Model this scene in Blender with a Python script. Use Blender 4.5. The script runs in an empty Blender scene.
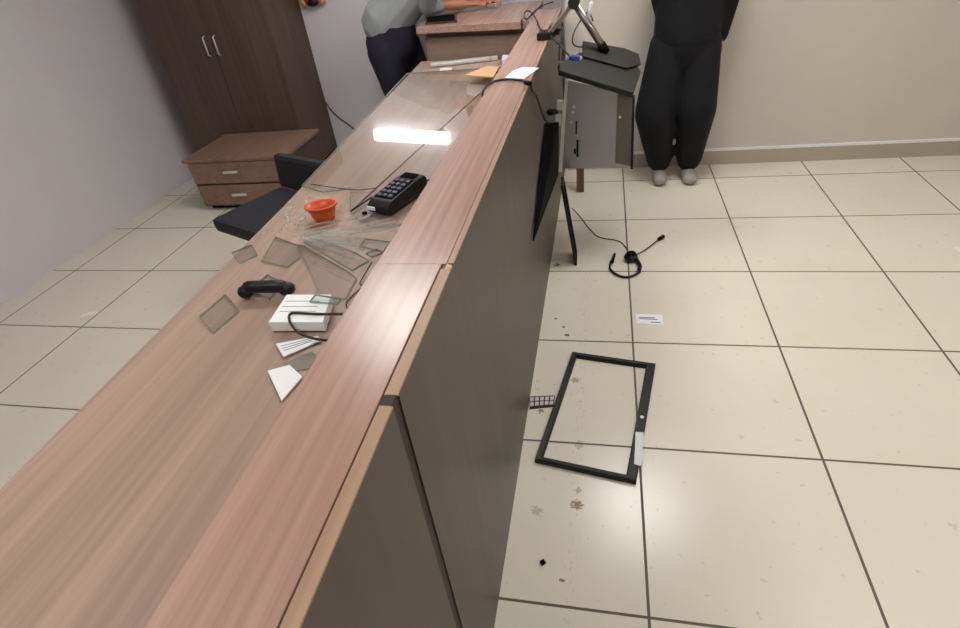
import bpy, bmesh, math, random
from mathutils import Vector as V, Matrix
random.seed(7)
SC = bpy.context.scene
COL = SC.collection

# ------------------------------------------------------------------ camera
CAM = V((0.275, 0.0, 1.627))
RT = V((0.97702, 0.181604, -0.111585)); UP = V((-0.018072, 0.59221, 0.805581)); FW = V((-0.212379, 0.785053, -0.581883))
FPX = 548.44
cd = bpy.data.cameras.new('camera'); cam = bpy.data.objects.new('camera', cd); COL.objects.link(cam)
cd.sensor_fit = 'HORIZONTAL'; cd.sensor_width = 36.0; cd.lens = FPX/960*36; cd.clip_start = 0.02
m = Matrix((RT, UP, -FW)).transposed().to_4x4(); m.translation = CAM
cam.matrix_world = m
SC.camera = cam

# ------------------------------------------------------------------ world, exposure
w = bpy.data.worlds.new('world'); SC.world = w; w.use_nodes = True
w.node_tree.nodes['Background'].inputs[0].default_value = (0.9, 0.9, 0.95, 1)
w.node_tree.nodes['Background'].inputs[1].default_value = 0.25
SC.view_settings.view_transform = 'Standard'; SC.view_settings.look = 'None'
SC.view_settings.gamma = 1; SC.view_settings.exposure = 0.14
SC.view_settings.use_curve_mapping = False

CEIL = 2.75
LAMPS = [((-0.95, 2.75), 1.2), ((0.62, 3.05), 1.12), ((-0.95, 0.1), .8), ((1.2, 0.2), .6), ((2.1, 1.6), 0.8)]   # x, y, relative power
LAMP_POWER = 18.5
DESK = 0.89

# ------------------------------------------------------------------ helpers
def at(px, py, axis, val):
    """the point of the room on the plane axis = val that the photograph shows at (px, py)"""
    d = FW*FPX + RT*(px-480) - UP*(py-314)
    return CAM + d*((val-CAM[axis])/d[axis])
def on_plane(px, py, P, n):
    d = FW*FPX + RT*(px-480) - UP*(py-314)
    return CAM + d*((P-CAM).dot(n)/d.dot(n))

class MB:
    def __init__(s): s.bm = bmesh.new()
    def box(s, c, size, rot=None, mi=0, bev=0.0):
        R = rot.to_3x3() if rot is not None else Matrix.Identity(3)
        vs = []
        for i in range(8):
            p = V(((i & 1)-.5, ((i >> 1) & 1)-.5, ((i >> 2) & 1)-.5))
            vs.append(s.bm.verts.new(V(c)+R@V((p.x*size[0], p.y*size[1], p.z*size[2]))))
        fs = [s.bm.faces.new([vs[k] for k in f]) for f in ((0,2,3,1),(4,5,7,6),(0,1,5,4),(2,6,7,3),(0,4,6,2),(1,3,7,5))]
        for f in fs: f.material_index = mi
        if bev > 0:
            es = list({e for f in fs for e in f.edges})
            bmesh.ops.bevel(s.bm, geom=es, offset=bev, segments=2, affect='EDGES', profile=.6)
        return s
    def span(s, a, b, mi=0, bev=0.0):
        a, b = V(a), V(b)
        return s.box((a+b)/2, [abs(b[i]-a[i]) for i in range(3)], None, mi, bev)
    def slab(s, pts, off, mi=0, side=None, bev=0.0):
        """polygon (3D points) extruded by vector off; side = material index of the side faces"""
        a = [s.bm.verts.new(V(p)) for p in pts]; b = [s.bm.verts.new(V(p)+V(off)) for p in pts]
        n = len(a); side = mi if side is None else side
        fs = [s.bm.faces.new(a[::-1]), s.bm.faces.new(b)]
        for f in fs: f.material_index = mi
        for i in range(n):
            f = s.bm.faces.new((a[i], a[(i+1) % n], b[(i+1) % n], b[i])); f.material_index = side; fs.append(f)
        bmesh.ops.recalc_face_normals(s.bm, faces=fs)
        if bev > 0:
            bmesh.ops.bevel(s.bm, geom=list({e for f in fs for e in f.edges}), offset=bev, segments=2, affect='EDGES', profile=.6)
        return s
    def tube(s, path, r, seg=8, smooth=True, mi=0, caps=True):
        path = [V(p) for p in path]
        if smooth and len(path) > 2: path = spline(path)
        n = len(path); rr = r if isinstance(r, (list, tuple)) else None
        ref = V((0, 0, 1)); rings = []
        for i, p in enumerate(path):
            t = (path[min(i+1, n-1)]-path[max(i-1, 0)]).normalized()
            if i == 0: ref = t.orthogonal().normalized()
            a = (ref - t*ref.dot(t)).normalized(); ref = a; b = t.cross(a)
            rad = r if rr is None else rr[0]+(rr[-1]-rr[0])*i/(n-1)
            rings.append([s.bm.verts.new(p+a*math.cos(k*2*math.pi/seg)*rad+b*math.sin(k*2*math.pi/seg)*rad) for k in range(seg)])
        for i in range(n-1):
            for k in range(seg):
                f = s.bm.faces.new((rings[i][k], rings[i][(k+1) % seg], rings[i+1][(k+1) % seg], rings[i+1][k])); f.material_index = mi; f.smooth = True
        if caps:
            s.bm.faces.new(rings[0][::-1]).material_index = mi; s.bm.faces.new(rings[-1]).material_index = mi
        return s
    def lathe(s, prof, c, seg=24, sx=1, sy=1, M=None, mi=0):
        """profile of (r, z) turned about z at c, squashed by sx, sy"""
        rings = []
        for (r, z) in prof:
            ring = []
            for k in range(seg):
                p = V((math.cos(k*2*math.pi/seg)*r*sx, math.sin(k*2*math.pi/seg)*r*sy, z))
                if M is not None: p = M@p
                ring.append(s.bm.verts.new(V(c)+p))
            rings.append(ring)
        for i in range(len(rings)-1):
            for k in range(seg):
                f = s.bm.faces.new((rings[i][k], rings[i][(k+1) % seg], rings[i+1][(k+1) % seg], rings[i+1][k])); f.smooth = True; f.material_index = mi
        s.bm.faces.new(rings[0][::-1]).material_index = mi; s.bm.faces.new(rings[-1]).material_index = mi
        return s
    def ell(s, c, r, M=None, seg=16, mi=0):
        prof = [(max(1e-3, math.sin(math.pi*k/10)), -math.cos(math.pi*k/10)) for k in range(11)]
        S = Matrix.Diagonal(V(r)).to_3x3(); M3 = (M.to_3x3() if M is not None else Matrix.Identity(3))@S
        return s.lathe(prof, c, seg, 1, 1, M3, mi)
    def cone(s, a, b, ra, rb, ya=None, yb=None, seg=14, side=None):
        """tapered limb with rounded ends; side = direction of the second half-width (ya, yb)"""
        a, b = V(a), V(b); t = (b-a).normalized(); ya = ya or ra; yb = yb or rb
        sd = V(side) if side is not None else V((0, 1, 0))
        q = sd-t*sd.dot(t)
        if q.length < 1e-3: q = t.orthogonal()
        q.normalize(); pdir = q.cross(t)
        rings = []
        L = (b-a).length
        st = [(-.9*ra, .35), (-.6*ra, .78), (0, 1)]
        st += [(L*f, None) for f in (.25, .5, .75)] + [(L, 1.0), (L+.6*rb, .78), (L+.9*rb, .35)]
        for (d, kf) in st:
            f = min(1, max(0, d/L)); x = ra+(rb-ra)*f; y = ya+(yb-ya)*f; kf = kf or 1
            rings.append([s.bm.verts.new(a+t*d+pdir*math.cos(k*2*math.pi/seg)*x*kf+q*math.sin(k*2*math.pi/seg)*y*kf) for k in range(seg)])
        for i in range(len(rings)-1):
            for k in range(seg): s.bm.faces.new((rings[i][k], rings[i][(k+1) % seg], rings[i+1][(k+1) % seg], rings[i+1][k])).smooth = True
        s.bm.faces.new(rings[0][::-1]); s.bm.faces.new(rings[-1])
        return s

def spline(P, k=7):
    out = []
    n = len(P)
    for i in range(n-1):
        p0 = P[max(i-1, 0)]; p1 = P[i]; p2 = P[i+1]; p3 = P[min(i+2, n-1)]
        for j in range(k):
            t = j/k
            out.append(.5*((2*p1)+(p2-p0)*t+(2*p0-5*p1+4*p2-p3)*t*t+(3*p1-p0-3*p2+p3)*t**3))
    out.append(P[-1]); return out

OFF = {}
def root(name, loc, label, cat, group=None):
    o = bpy.data.objects.new(name, None); COL.objects.link(o); o.location = loc; o.empty_display_size = .05
    OFF[o.name] = V(loc); o['label'] = label; o['category'] = cat
    if group: o['group'] = group
    return o
def mesh(name, mb, mats, parent=None, loc=None):
    bm = mb.bm
    bmesh.ops.recalc_face_normals(bm, faces=bm.faces)
    if parent is not None: off = OFF[parent.name]
    elif loc is not None: off = V(loc)
    else:
        lo = [min(v.co[i] for v in bm.verts) for i in range(3)]; hi = [max(v.co[i] for v in bm.verts) for i in range(3)]
        off = V(((lo[0]+hi[0])/2, (lo[1]+hi[1])/2, lo[2]))
    bmesh.ops.translate(bm, verts=bm.verts, vec=-off)
    me = bpy.data.meshes.new(name); bm.to_mesh(me); bm.free()
    for mt in (mats if isinstance(mats, (list, tuple)) else [mats]): me.materials.append(mt)
    o = bpy.data.objects.new(name, me); COL.objects.link(o)
    if parent is not None: o.parent = parent
    else: o.location = off
    OFF[o.name] = off
    return o
def one(name, mb, mats, label, cat, group=None):
    o = mesh(name, mb, mats); o['label'] = label; o['category'] = cat
    if group: o['group'] = group
    return o
def struct(name, mb, mats):
    o = mesh(name, mb, mats, loc=(0, 0, 0)); o['kind'] = 'structure'; return o
def blend(o, voxel=.012, it=6):
    r = o.modifiers.new('r', 'REMESH'); r.mode = 'VOXEL'; r.voxel_size = voxel; r.use_smooth_shade = True
    s = o.modifiers.new('s', 'SMOOTH'); s.factor = .5; s.iterations = it

# ------------------------------------------------------------------ materials
def srgb(r, g, b):
    f = lambda c: (c/255/12.92 if c/255 <= .04045 else ((c/255+.055)/1.055)**2.4)
    return (f(r), f(g), f(b), 1)
class N:
    def __init__(s, name):
        s.m = bpy.data.materials.new(name); s.m.use_nodes = True; s.t = s.m.node_tree; s.b = s.t.nodes['Principled BSDF']
    def n(s, typ, **kw):
        x = s.t.nodes.new(typ)
        for k, v in kw.items(): setattr(x, k, v)
        return x
    def l(s, a, b): s.t.links.new(a, b)
    def math(s, op, a, b=None, c=None, clamp=False):
        x = s.n('ShaderNodeMath', operation=op, use_clamp=clamp)
        for i, v in enumerate((a, b, c)):
            if v is None: continue
            if isinstance(v, (int, float)): x.inputs[i].default_value = v
            else: s.l(v, x.inputs[i])
        return x.outputs[0]
    def mix(s, f, a, b):
        x = s.n('ShaderNodeMix', data_type='RGBA')
        for i, v in ((0, f), (6, a), (7, b)):
            if isinstance(v, (int, float)): x.inputs[i].default_value = v
            elif isinstance(v, tuple): x.inputs[i].default_value = v
            else: s.l(v, x.inputs[i])
        return x.outputs[2]
    def noise(s, vec, scale, detail=3, rough=.5):
        x = s.n('ShaderNodeTexNoise'); x.inputs['Scale'].default_value = scale; x.inputs['Detail'].default_value = detail; x.inputs['Roughness'].default_value = rough
        if vec is not None: s.l(vec, x.inputs['Vector'])
        return x.outputs['Fac']
    def pos(s, sc=(1, 1, 1)):
        g = s.n('ShaderNodeNewGeometry'); mp = s.n('ShaderNodeMapping'); mp.inputs['Scale'].default_value = sc
        s.l(g.outputs['Position'], mp.inputs['Vector']); return mp.outputs[0]
def plain(name, col, rough=.5, metal=0, var=.12, vs=30, spec=.5, bump=0):
    k = N(name); f = k.noise(k.pos(), vs)
    c = k.mix(f, tuple(x*(1-var) for x in col[:3])+(1,), tuple(min(1, x*(1+var)) for x in col[:3])+(1,))
    k.l(c, k.b.inputs['Base Color']); k.b.inputs['Roughness'].default_value = rough; k.b.inputs['Metallic'].default_value = metal
    k.b.inputs['Specular IOR Level'].default_value = spec
    if bump:
        bn = k.n('ShaderNodeBump'); bn.inputs['Strength'].default_value = bump; bn.inputs['Distance'].default_value = .01
        k.l(f, bn.inputs['Height']); k.l(bn.outputs[0], k.b.inputs['Normal'])
    return k.m
def wood(name, c1, c2, sc, rough=.4, spec=.5):
    """laminate: streaks drawn out along one axis (the small component of sc)"""
    k = N(name); f = k.noise(k.pos(sc), 1.0, 4, .6); f2 = k.noise(k.pos(tuple(x*.25 for x in sc)), 1.0, 2)
    g = k.math('ADD', k.math('MULTIPLY', f, .6), k.math('MULTIPLY', f2, .6))
    r = k.n('ShaderNodeMapRange'); r.inputs[1].default_value = .38; r.inputs[2].default_value = .82; k.l(g, r.inputs[0])
    k.l(k.mix(r.outputs[0], c1, c2), k.b.inputs['Base Color']); k.b.inputs['Roughness'].default_value = rough
    k.b.inputs['Specular IOR Level'].default_value = spec
    return k.m

M = {}
M['top'] = wood('light_laminate', srgb(146, 115, 102), srgb(182, 150, 136), (70, 2.0, 70), .26)
M['edge'] = wood('edge_band', srgb(144, 115, 93), srgb(170, 141, 116), (60, 2.5, 60), .45)
M['panel'] = wood('dark_laminate', srgb(66, 55, 48), srgb(80, 67, 59), (30, 30, 1.6), .42)
M['inner'] = wood('return_laminate', srgb(122, 105, 93), srgb(140, 122, 108), (2, 60, 60), .5)
M['desk'] = wood('desk_laminate', srgb(150, 126, 112), srgb(180, 154, 139), (60, 2, 60), .4)
M['dark_wood'] = wood('cabinet_wood', srgb(70, 54, 48), srgb(92, 72, 64), (30, 30, 2), .5)
M['bench_wood'] = wood('bench_wood', srgb(120, 92, 76), srgb(142, 112, 94), (30, 3, 30), .5)
M['stick'] = wood('stick_wood', srgb(92, 66, 44), srgb(120, 88, 60), (60, 60, 4), .6)
M['joint'] = plain('joint_strip', srgb(48, 35, 25), .6)
M['black'] = plain('black_plastic', srgb(18, 18, 19), .45, spec=.35)
M['blackmatte'] = plain('black_matte', srgb(9, 9, 10), .8, spec=.1)
M['screen'] = plain('black_glass', srgb(6, 6, 7), .8, spec=.05)
M['cable'] = plain('cable_rubber', srgb(24, 23, 26), .5)
M['grey_plastic'] = plain('grey_plastic', srgb(38, 38, 37), .55, spec=.35)
M['metal'] = plain('chassis_metal', srgb(165, 165, 170), .26, .85, .06)
M['strip'] = plain('strip_plate', srgb(96, 90, 82), .5)
M['silver'] = plain('silver_metal', srgb(205, 205, 202), .35, .3)
M['tube'] = plain('tube_metal', srgb(160, 154, 150), .28, .9)
M['white'] = plain('white_plastic', srgb(232, 232, 236), .4, 0, .04)
M['paper'] = plain('paper', srgb(236, 238, 240), .8, 0, .04, 8)
M['ink'] = plain('ink', srgb(110, 112, 118), .8)
M['grey_box'] = plain('grey_card', srgb(128, 122, 112), .6)
M['card'] = plain('brown_card', srgb(205, 165, 125), .8)
M['orange'] = plain('orange_plastic', srgb(214, 92, 44), .35, 0, .08)
M['blue'] = plain('blue_plug', srgb(52, 72, 150), .4)
M['keys'] = plain('key_grey', srgb(62, 66, 84), .4)
M['pinkkeys'] = plain('pale_keys', srgb(214, 200, 204), .5)
M['wall'] = plain('grey_wall', srgb(216, 211, 218), .8, 0, .03, 4)
M['wall_beige'] = plain('beige_wall', srgb(205, 198, 186), .7, 0, .03, 4)
M['wall_white'] = plain('white_wall', srgb(214, 210, 202), .8, 0, .03, 4)
M['ceil'] = plain('ceiling_paint', srgb(222, 220, 216), .9, 0, .02, 4)
M['base'] = plain('skirting', srgb(176, 166, 150), .6, 0, .05)
M['skin'] = plain('skin', srgb(176, 118, 92), .5, 0, .06, 20)
M['hair'] = plain('hair', srgb(28, 22, 20), .6)
M['eye'] = plain('eye', srgb(235, 232, 228), .3, 0, .01)
M['iris'] = plain('iris', srgb(40, 26, 20), .3)
M['lips'] = plain('lips', srgb(150, 84, 74), .5)
M['shirt'] = plain('grey_shirt', srgb(150, 154, 158), .85, 0, .22, 9, .3, .6)
M['trousers'] = plain('navy_trousers', srgb(34, 32, 48), .85, 0, .15, 14, .3, .4)
M['coat'] = plain('black_cloth', srgb(22, 22, 27), .85, 0, .35, 12, .3, .6)
M['shoe'] = plain('dark_shoe', srgb(44, 42, 42), .45)
M['shoe_grey'] = plain('grey_shoe', srgb(150, 146, 138), .6)
M['phone'] = plain('phone_case', srgb(62, 48, 36), .4)
M['chairfab'] = plain('chair_fabric', srgb(34, 34, 40), .85, 0, .15, 40)
M['red'] = plain('red_paint', srgb(190, 70, 40), .5)
M['tan'] = plain('tan_paint', srgb(206, 164, 132), .5)

def glass_mat(name, tint, add=0.0):
    k = N(name); t = k.t; out = t.nodes['Material Output']
    tr = k.n('ShaderNodeBsdfTransparent'); tr.inputs[0].default_value = tint
    gl = k.n('ShaderNodeBsdfGlossy'); gl.inputs['Roughness'].default_value = .015; gl.inputs[0].default_value = (1, 1, 1, 1)
    fr = k.n('ShaderNodeFresnel'); fr.inputs[0].default_value = 1.52
    mx = k.n('ShaderNodeMixShader')
    f = k.math('ADD', k.math('MULTIPLY', fr.outputs[0], 1.25), k.math('MULTIPLY', k.noise(k.pos(), 6), add), clamp=True)
    gg = k.n('ShaderNodeNewGeometry'); f = k.math('MULTIPLY', f, k.math('SUBTRACT', 1, gg.outputs['Backfacing']))
    k.l(f, mx.inputs[0]); k.l(tr.outputs[0], mx.inputs[1]); k.l(gl.outputs[0], mx.inputs[2]); k.l(mx.outputs[0], out.inputs[0])
    return k.m
M['glass'] = glass_mat('sheet_glass', (.955, .965, .96, 1))
M['shard'] = glass_mat('shard_glass', (.962, .972, .968, 1), .03)
M['glass_edge'] = plain('glass_edge', srgb(150, 164, 156), .15, 0, .3, 60)
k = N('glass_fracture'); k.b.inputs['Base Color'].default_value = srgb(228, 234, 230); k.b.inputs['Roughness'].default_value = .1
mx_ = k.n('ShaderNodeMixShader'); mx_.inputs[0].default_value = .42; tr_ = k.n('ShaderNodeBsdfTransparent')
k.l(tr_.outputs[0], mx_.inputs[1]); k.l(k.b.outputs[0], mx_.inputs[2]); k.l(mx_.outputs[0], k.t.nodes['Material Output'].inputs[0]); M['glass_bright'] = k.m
M['crack'] = plain('crack_edge', srgb(74, 72, 66), .3)

def emit(name, col, s):
    k = N(name); k.b.inputs['Base Color'].default_value = (.9, .9, .9, 1); k.b.inputs['Emission Color'].default_value = col; k.b.inputs['Emission Strength'].default_value = s
    return k.m

def floor_mat():
    k = N('floor_tiles'); g = k.n('ShaderNodeNewGeometry'); sp = k.n('ShaderNodeSeparateXYZ'); k.l(g.outputs['Position'], sp.inputs[0])
    T = .607; GW = .0042
    def line(c, o):
        a = k.math('PINGPONG', k.math('ADD', c, -o+T*40), T/2)
        return k.math('LESS_THAN', a, GW)
    grout = k.math('MAXIMUM', line(sp.outputs[0], .4261), line(sp.outputs[1], 3.2137))
    f = k.noise(k.pos(), 1.6, 4); f2 = k.noise(k.pos(), 26, 4)
    base = k.mix(f, srgb(214, 208, 192), srgb(230, 225, 210))
    base = k.mix(k.math('MULTIPLY', k.math('GREATER_THAN', f2, .68), .22), base, srgb(150, 138, 116))
    # a trail of dirt and a few stains beside the counter
    d = k.math('ABSOLUTE', k.math('SUBTRACT', sp.outputs[0], .205))
    tr = k.math('SUBTRACT', 1, k.math('DIVIDE', d, .03), clamp=True)
    tr = k.math('MULTIPLY', tr, k.math('MULTIPLY', k.math('GREATER_THAN', k.noise(k.pos((1, .45, 1)), 85, 4, .7), .6), .38))
    base = k.mix(tr, base, srgb(132, 120, 98))
    for (px, py, r, c, s) in ((577, 505, .02, (120, 96, 60), .9), (578, 490, .014, (150, 126, 84), .7), (575, 380, .018, (150, 128, 92), .7), (580, 445, .02, (166, 150, 120), .5),
                              (567, 335, .012, (96, 88, 76), .9), (564, 327, .008, (96, 88, 76), .9), (556, 319, .01, (120, 110, 96), .7), (557, 265, .02, (70, 66, 60), .9),
                              (537, 511, .02, (160, 150, 130), .6), (585, 470, .02, (170, 155, 130), .5), (562, 580, .008, (120, 100, 76), .8), (541, 411, .012, (110, 100, 86), .8)):
        p = at(px, py, 2, 0)
        dx = k.math('SUBTRACT', sp.outputs[0], p.x); dy = k.math('SUBTRACT', sp.outputs[1], p.y)
        dd = k.math('SQRT', k.math('ADD', k.math('MULTIPLY', dx, dx), k.math('MULTIPLY', dy, dy)))
        dd = k.math('ADD', dd, k.math('MULTIPLY', k.math('SUBTRACT', k.noise(k.pos(), 90, 2), .5), r*2.5))
        mk = k.math('MULTIPLY', k.math('MULTIPLY', k.math('SUBTRACT', 1, k.math('DIVIDE', dd, r)), 3, clamp=True), s)
        base = k.mix(mk, base, srgb(*c))
    col = k.mix(grout, base, srgb(92, 86, 72))
    k.l(col, k.b.inputs['Base Color'])
    k.l(k.math('ADD', k.math('MULTIPLY', grout, .4), k.math('ADD', .19, k.math('MULTIPLY', f, .12))), k.b.inputs['Roughness'])
    return k.m
M['floor'] = floor_mat()

# ------------------------------------------------------------------ the setting
XL, XR, YN, YW, YP = -3.4, 3.2, -2.2, 4.70, 4.08
struct('floor', MB().span((XL-.1, YN-.1, -.1), (XR+.1, YW+.1, 0)), M['floor'])
struct('ceiling', MB().span((XL-.1, YN-.1, CEIL), (XR+.1, YW+.1, CEIL+.1)), M['ceil'])
struct('wall_left', MB().span((XL-.1, YN-.1, 0), (XL, YW+.1, CEIL)), M['wall'])
struct('wall_right', MB().span((XR, YN-.1, 0), (XR+.1, YW+.1, CEIL)), M['wall_white'])
struct('wall_near', MB().span((XL, YN-.1, 0), (XR, YN, CEIL)), M['wall_white'])
struct('wall_back', MB().span((XL, YW, 0), (0.02, YW+.1, CEIL)), M['wall'])
struct('wall_far', MB().span((0.02, YP, 0), (XR, YW+.1, CEIL)), M['wall_beige'])
struct('baseboard_far', MB().span((0.02, YP-.015, 0), (XR, YP, .10)), M['base'])
struct('trim_1', MB().span((0.02, YP-.018, .10), (XR, YP, .115)), M['white'])
struct('baseboard_back', MB().span((XL, YW-.015, 0), (0.0, YW, .10)), M['wall'])

for i, ((x, y), pw) in enumerate(LAMPS):
    where = ['above the desk', 'above the tiles by the monitor wreck', 'over the near end of the desk', 'over the near tiles', 'over the right-hand tiles'][i]
    r = root('ceiling_light', (x, y, CEIL), 'white rectangular ceiling light '+where, 'ceiling light', 'ceiling lights')
    mesh('housing', MB().span((x-.33, y-.33, CEIL-.05), (x+.33, y+.33, CEIL), bev=.005), M['white'], r)
    mesh('diffuser', MB().span((x-.30, y-.30, CEIL-.058), (x+.30, y+.30, CEIL-.051)), emit('lit_diffuser', (1, .975, .94, 1), LAMP_POWER*pw), r)

# light placed on the back wall so that the desk glass mirrors it
WL = ((-1.74, -1.04), (1.72, 1.825))
r = root('wall_light', (-1.37, YW, 1.6), 'white rounded wall light mirrored in the desk glass', 'wall light')
mesh('backplate', MB().span((WL[0][0]+.05, YW-.031, WL[1][0]+.03), (WL[0][1]-.05, YW, WL[1][1]-.03)), M['white'], r)
wl = [V((cx_+.025*math.cos(a), YW-.07, cz_+.025*math.sin(a))) for cx_, cz_, a0 in ((WL[0][1]-.025, WL[1][1]-.025, 0), (WL[0][0]+.025, WL[1][1]-.025, 90), (WL[0][0]+.025, WL[1][0]+.025, 180), (WL[0][1]-.025, WL[1][0]+.025, 270)) for a in [math.radians(a0+t_) for t_ in (0, 30, 60, 90)]]
wc = V((-1.39, YW-.07, 1.7725)); wl = [wc+Matrix.Rotation(math.radians(-6), 3, 'Y')@(q_-wc) for q_ in wl]
mesh('diffuser', MB().slab(wl, (0, .038, 0)), emit('lit_wall_light', (1, .98, .96, 1), 5.5), r)

# ------------------------------------------------------------------ reception counter
H = 1.1; YJ = .508; YS = .872
rc = root('reception_counter', (-.08, 1.7, 0), 'long light wood reception counter with dark brown front panels', 'counter')
mesh('top_board', MB().span((-.158, -.7, H-.03), (-.0225, YS-.001, H), bev=.0015), M['top'], rc)
tb = mesh('top_board', MB().span((-.158, YS+.0005, H-.03), (-.014, YP, H-.0012), bev=.0015), M['top'], rc); tb['label'] = 'far top board beyond the seam'
mesh('carcass', MB().span((-.150, -.7, 0), (-.022, YP, H-.031)), M['inner'], rc)
mesh('front_panel', MB().span((-.0195, -.7, .0), (0, YJ-.013, H-.004)), M['panel'], rc)
mesh('front_panel', MB().span((-.0195, YJ+.013, .0), (0, YP, H-.004)), M['panel'], rc)
js = mesh('joint_strip', MB().span((-.0195, YJ-.0128, .0), (-.003, YJ+.0128, H-.001)), M['joint'], rc); js['label'] = 'dark strip in the gap between front panels'
mesh('edge_band', MB().span((-.0198, -.7, H-.0039), (.0005, YJ-.0132, H+.0002), bev=.001), M['edge'], rc)
mesh('edge_band', MB().span((-.0198, YJ+.008, H-.0039), (.0005, YS-.02, H+.0002), bev=.001), M['edge'], rc)
mesh('edge_band', MB().span((-.0125, YS+.002, H-.0039), (.0005, YP, H-.0002), bev=.001), M['edge'], rc)
# chipped bit of edge near the seam
cb = MB()
cb.slab([(-.0125, YS-.02, H-.0035), (.0004, YS-.015, H-.0035), (-.002, YS-.004, H-.0035), (-.0125, YS+.001, H-.0035)], (0, 0, .0025))
mesh('chipped_edge', cb, M['card'], rc)

# the return at the far end
RP = [(-.925, 3.83), (-.159, 3.635), (-.159, 4.52), (-.98, 4.62)]
rr = root('return_counter', (-.55, 4.1, 0), 'wooden return counter at the far end, man leaning on it', 'counter')
mesh('top_board', MB().slab([(x, y, H-.04) for x, y in RP], (0, 0, .04), bev=.002), M['top'], rr)
mesh('recess_shade_strip', MB().slab([(x, y, H-.075) for x, y in [(-.87, 3.885), (-.16, 3.70), (-.16, 3.73), (-.87, 3.92)]], (0, 0, .034)), M['dark_wood'], rr)  # dark strip stands in for the shadow in the recess under the top
mesh('front_panel', MB().slab([(x, y, 0) for x, y in [(-.885, 3.865), (-.16, 3.675), (-.16, 3.70), (-.885, 3.89)]], (0, 0, H-.076)), M['inner'], rr)
mesh('side_panel', MB().slab([(x, y, 0) for x, y in [(-.885, 3.892), (-.86, 3.886), (-.92, 4.58), (-.945, 4.59)]], (0, 0, H-.041)), M['inner'], rr)

# ------------------------------------------------------------------ the desk behind the counter
wd = root('work_desk', (-.5, 1.9, 0), 'long brown desk behind the counter under smashed glass', 'desk')
mesh('desktop', MB().slab([(x, y, DESK-.03) for x, y in [(-.159, -.7), (-.159, 3.655), (-.89, 3.845), (-.93, 3.85), (-.812, 1.6), (-.75, -.7)]], (0, 0, .03), bev=.002), M['desk'], wd)
mesh('end_panel', MB().span((-.72, -.66, 0), (-.17, -.63, DESK-.031)), M['inner'], wd)
mesh('end_panel', MB().span((-.80, 3.55, 0), (-.17, 3.58, DESK-.031)), M['inner'], wd)
mesh('modesty_panel', MB().span((-.20, -.6, .2), (-.18, 3.5, DESK-.031)), M['inner'], wd)
mesh('end_panel', MB().span((-.76, 1.5, 0), (-.21, 1.53, DESK-.031)), M['inner'], wd)

TG = .0005
TILT = .0157; HINGE = 1.43
gz = lambda y: DESK+TG+.006+max(0, (y-HINGE)*TILT)
def sheet(name, xy, label, dark=(), th=.006):
    """sheets tilted up at the far end so they mirror the wall light; edges numbered in dark are the crack"""
    mb = MB()
    pts = [V((x, y, gz(y)-.006)) for x, y in xy]
    mb.slab(pts, (0, 0, th), 0, 1)
    mb.bm.faces.ensure_lookup_table()
    for k in dark: mb.bm.faces[2+k].material_index = 2
    return one(name, mb, [M['glass'], M['glass_edge'], M['crack']], label, 'broken glass')
def on_glass(px, py):
    return on_plane(px, py, V((0, HINGE, DESK+TG+.006)), V((0, -TILT, 1)).normalized())
g0, g1 = on_glass(350, 211), on_glass(452, 118)
e1 = g0+(g1-g0)*((3.32-g0.y)/(g1.y-g0.y))
CR = [(e1.x, e1.y), (g0.x, g0.y)]
sheet('glass_sheet', [(-.878, 3.36)]+CR+[(-.60, 1.72), (-.70, 1.70), (-.812, 1.76)], 'largest unbroken glass sheet along the outer side of the desk', (1,))
sheet('glass_sheet', [(x+.0012, y-.0006) for x, y in CR]+[(-.50, 1.50), (-.42, 1.43), (-.172, 1.46), (-.172, 3.30)], 'glass sheet between the crack and the counter, under the card terminal', (0,))

# the fan of long shards, given where the photo shows their corners
Z = DESK+.001
def shard(pix, label, z=Z, th=.006, group=None, edge='glass_edge', tilt=0):
    pts = [at(x, y, 2, z) for x, y in pix]
    cx = sum(p.x for p in pts)/len(pts)
    mb = MB().slab([p+V((0, 0, tilt*max(0, p.x-cx))) for p in pts], (0, 0, th), 0, 1)
    return one('glass_shard', mb, [M['shard'], M[edge]], label, 'broken glass', group or 'glass shards on the desk')
shard([(304, 243), (352.5, 271.5), (369, 262), (356, 254), (325, 243)], 'long pointed glass shard with a thick green end beside the counter', Z+.0095)
shard([(300, 237), (316, 242.5), (356, 247), (364, 239), (340, 236.5), (318, 233)], 'long glass shard just above the thick green-ended one', Z+.0160, edge='glass_bright')
shard([(330, 232), (342, 229), (398, 227), (394, 231), (378, 234)], 'narrow glass splinter pointing at the counter below the card terminal', Z+.0226, edge='glass_bright')
shard([(360, 247), (383, 253), (391, 243), (366, 240)], 'short square-ended glass piece touching the counter side', Z+.0030)
shard([(298, 246), (304, 247), (350, 274), (357, 280), (346, 300), (322, 300), (312, 276)], 'broad dull glass sheet below the fan of shards', Z)
shard([(262, 262), (288, 268), (301, 258), (297, 246), (276, 238)], 'broad glass piece left of the fan of shards', Z+.0001)
shard([(308, 235), (326, 231), (337, 233), (320, 236)], 'small glass splinter at the tip of the fan', Z+.0295, edge='glass_bright')
shard([(372, 258), (383, 254), (377, 250), (366, 255)], 'small glass chip beside the green-ended shard', Z+.0095)
shard([(340, 222), (366, 214), (371, 216), (348, 224)], 'bright glass splinter right of the orange bowl', Z+.009, edge='glass_bright')
shard([(352, 228), (392, 219), (396, 222), (360, 230)], 'thin glass splinter between terminal and fan', Z+.009, edge='glass_bright')
shard([(310, 303), (316, 296), (342, 300), (338, 305)], 'glass strip lying at the head of the paper pad', Z+.036)
shard([(300, 229), (330, 222), (336, 225), (306, 232)], 'glass splinter below the orange bowl', Z+.007, edge='glass_bright')
shard([(250, 292), (268, 276), (284, 284), (270, 300)], 'four-sided glass piece left of the black handset', Z)
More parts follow.
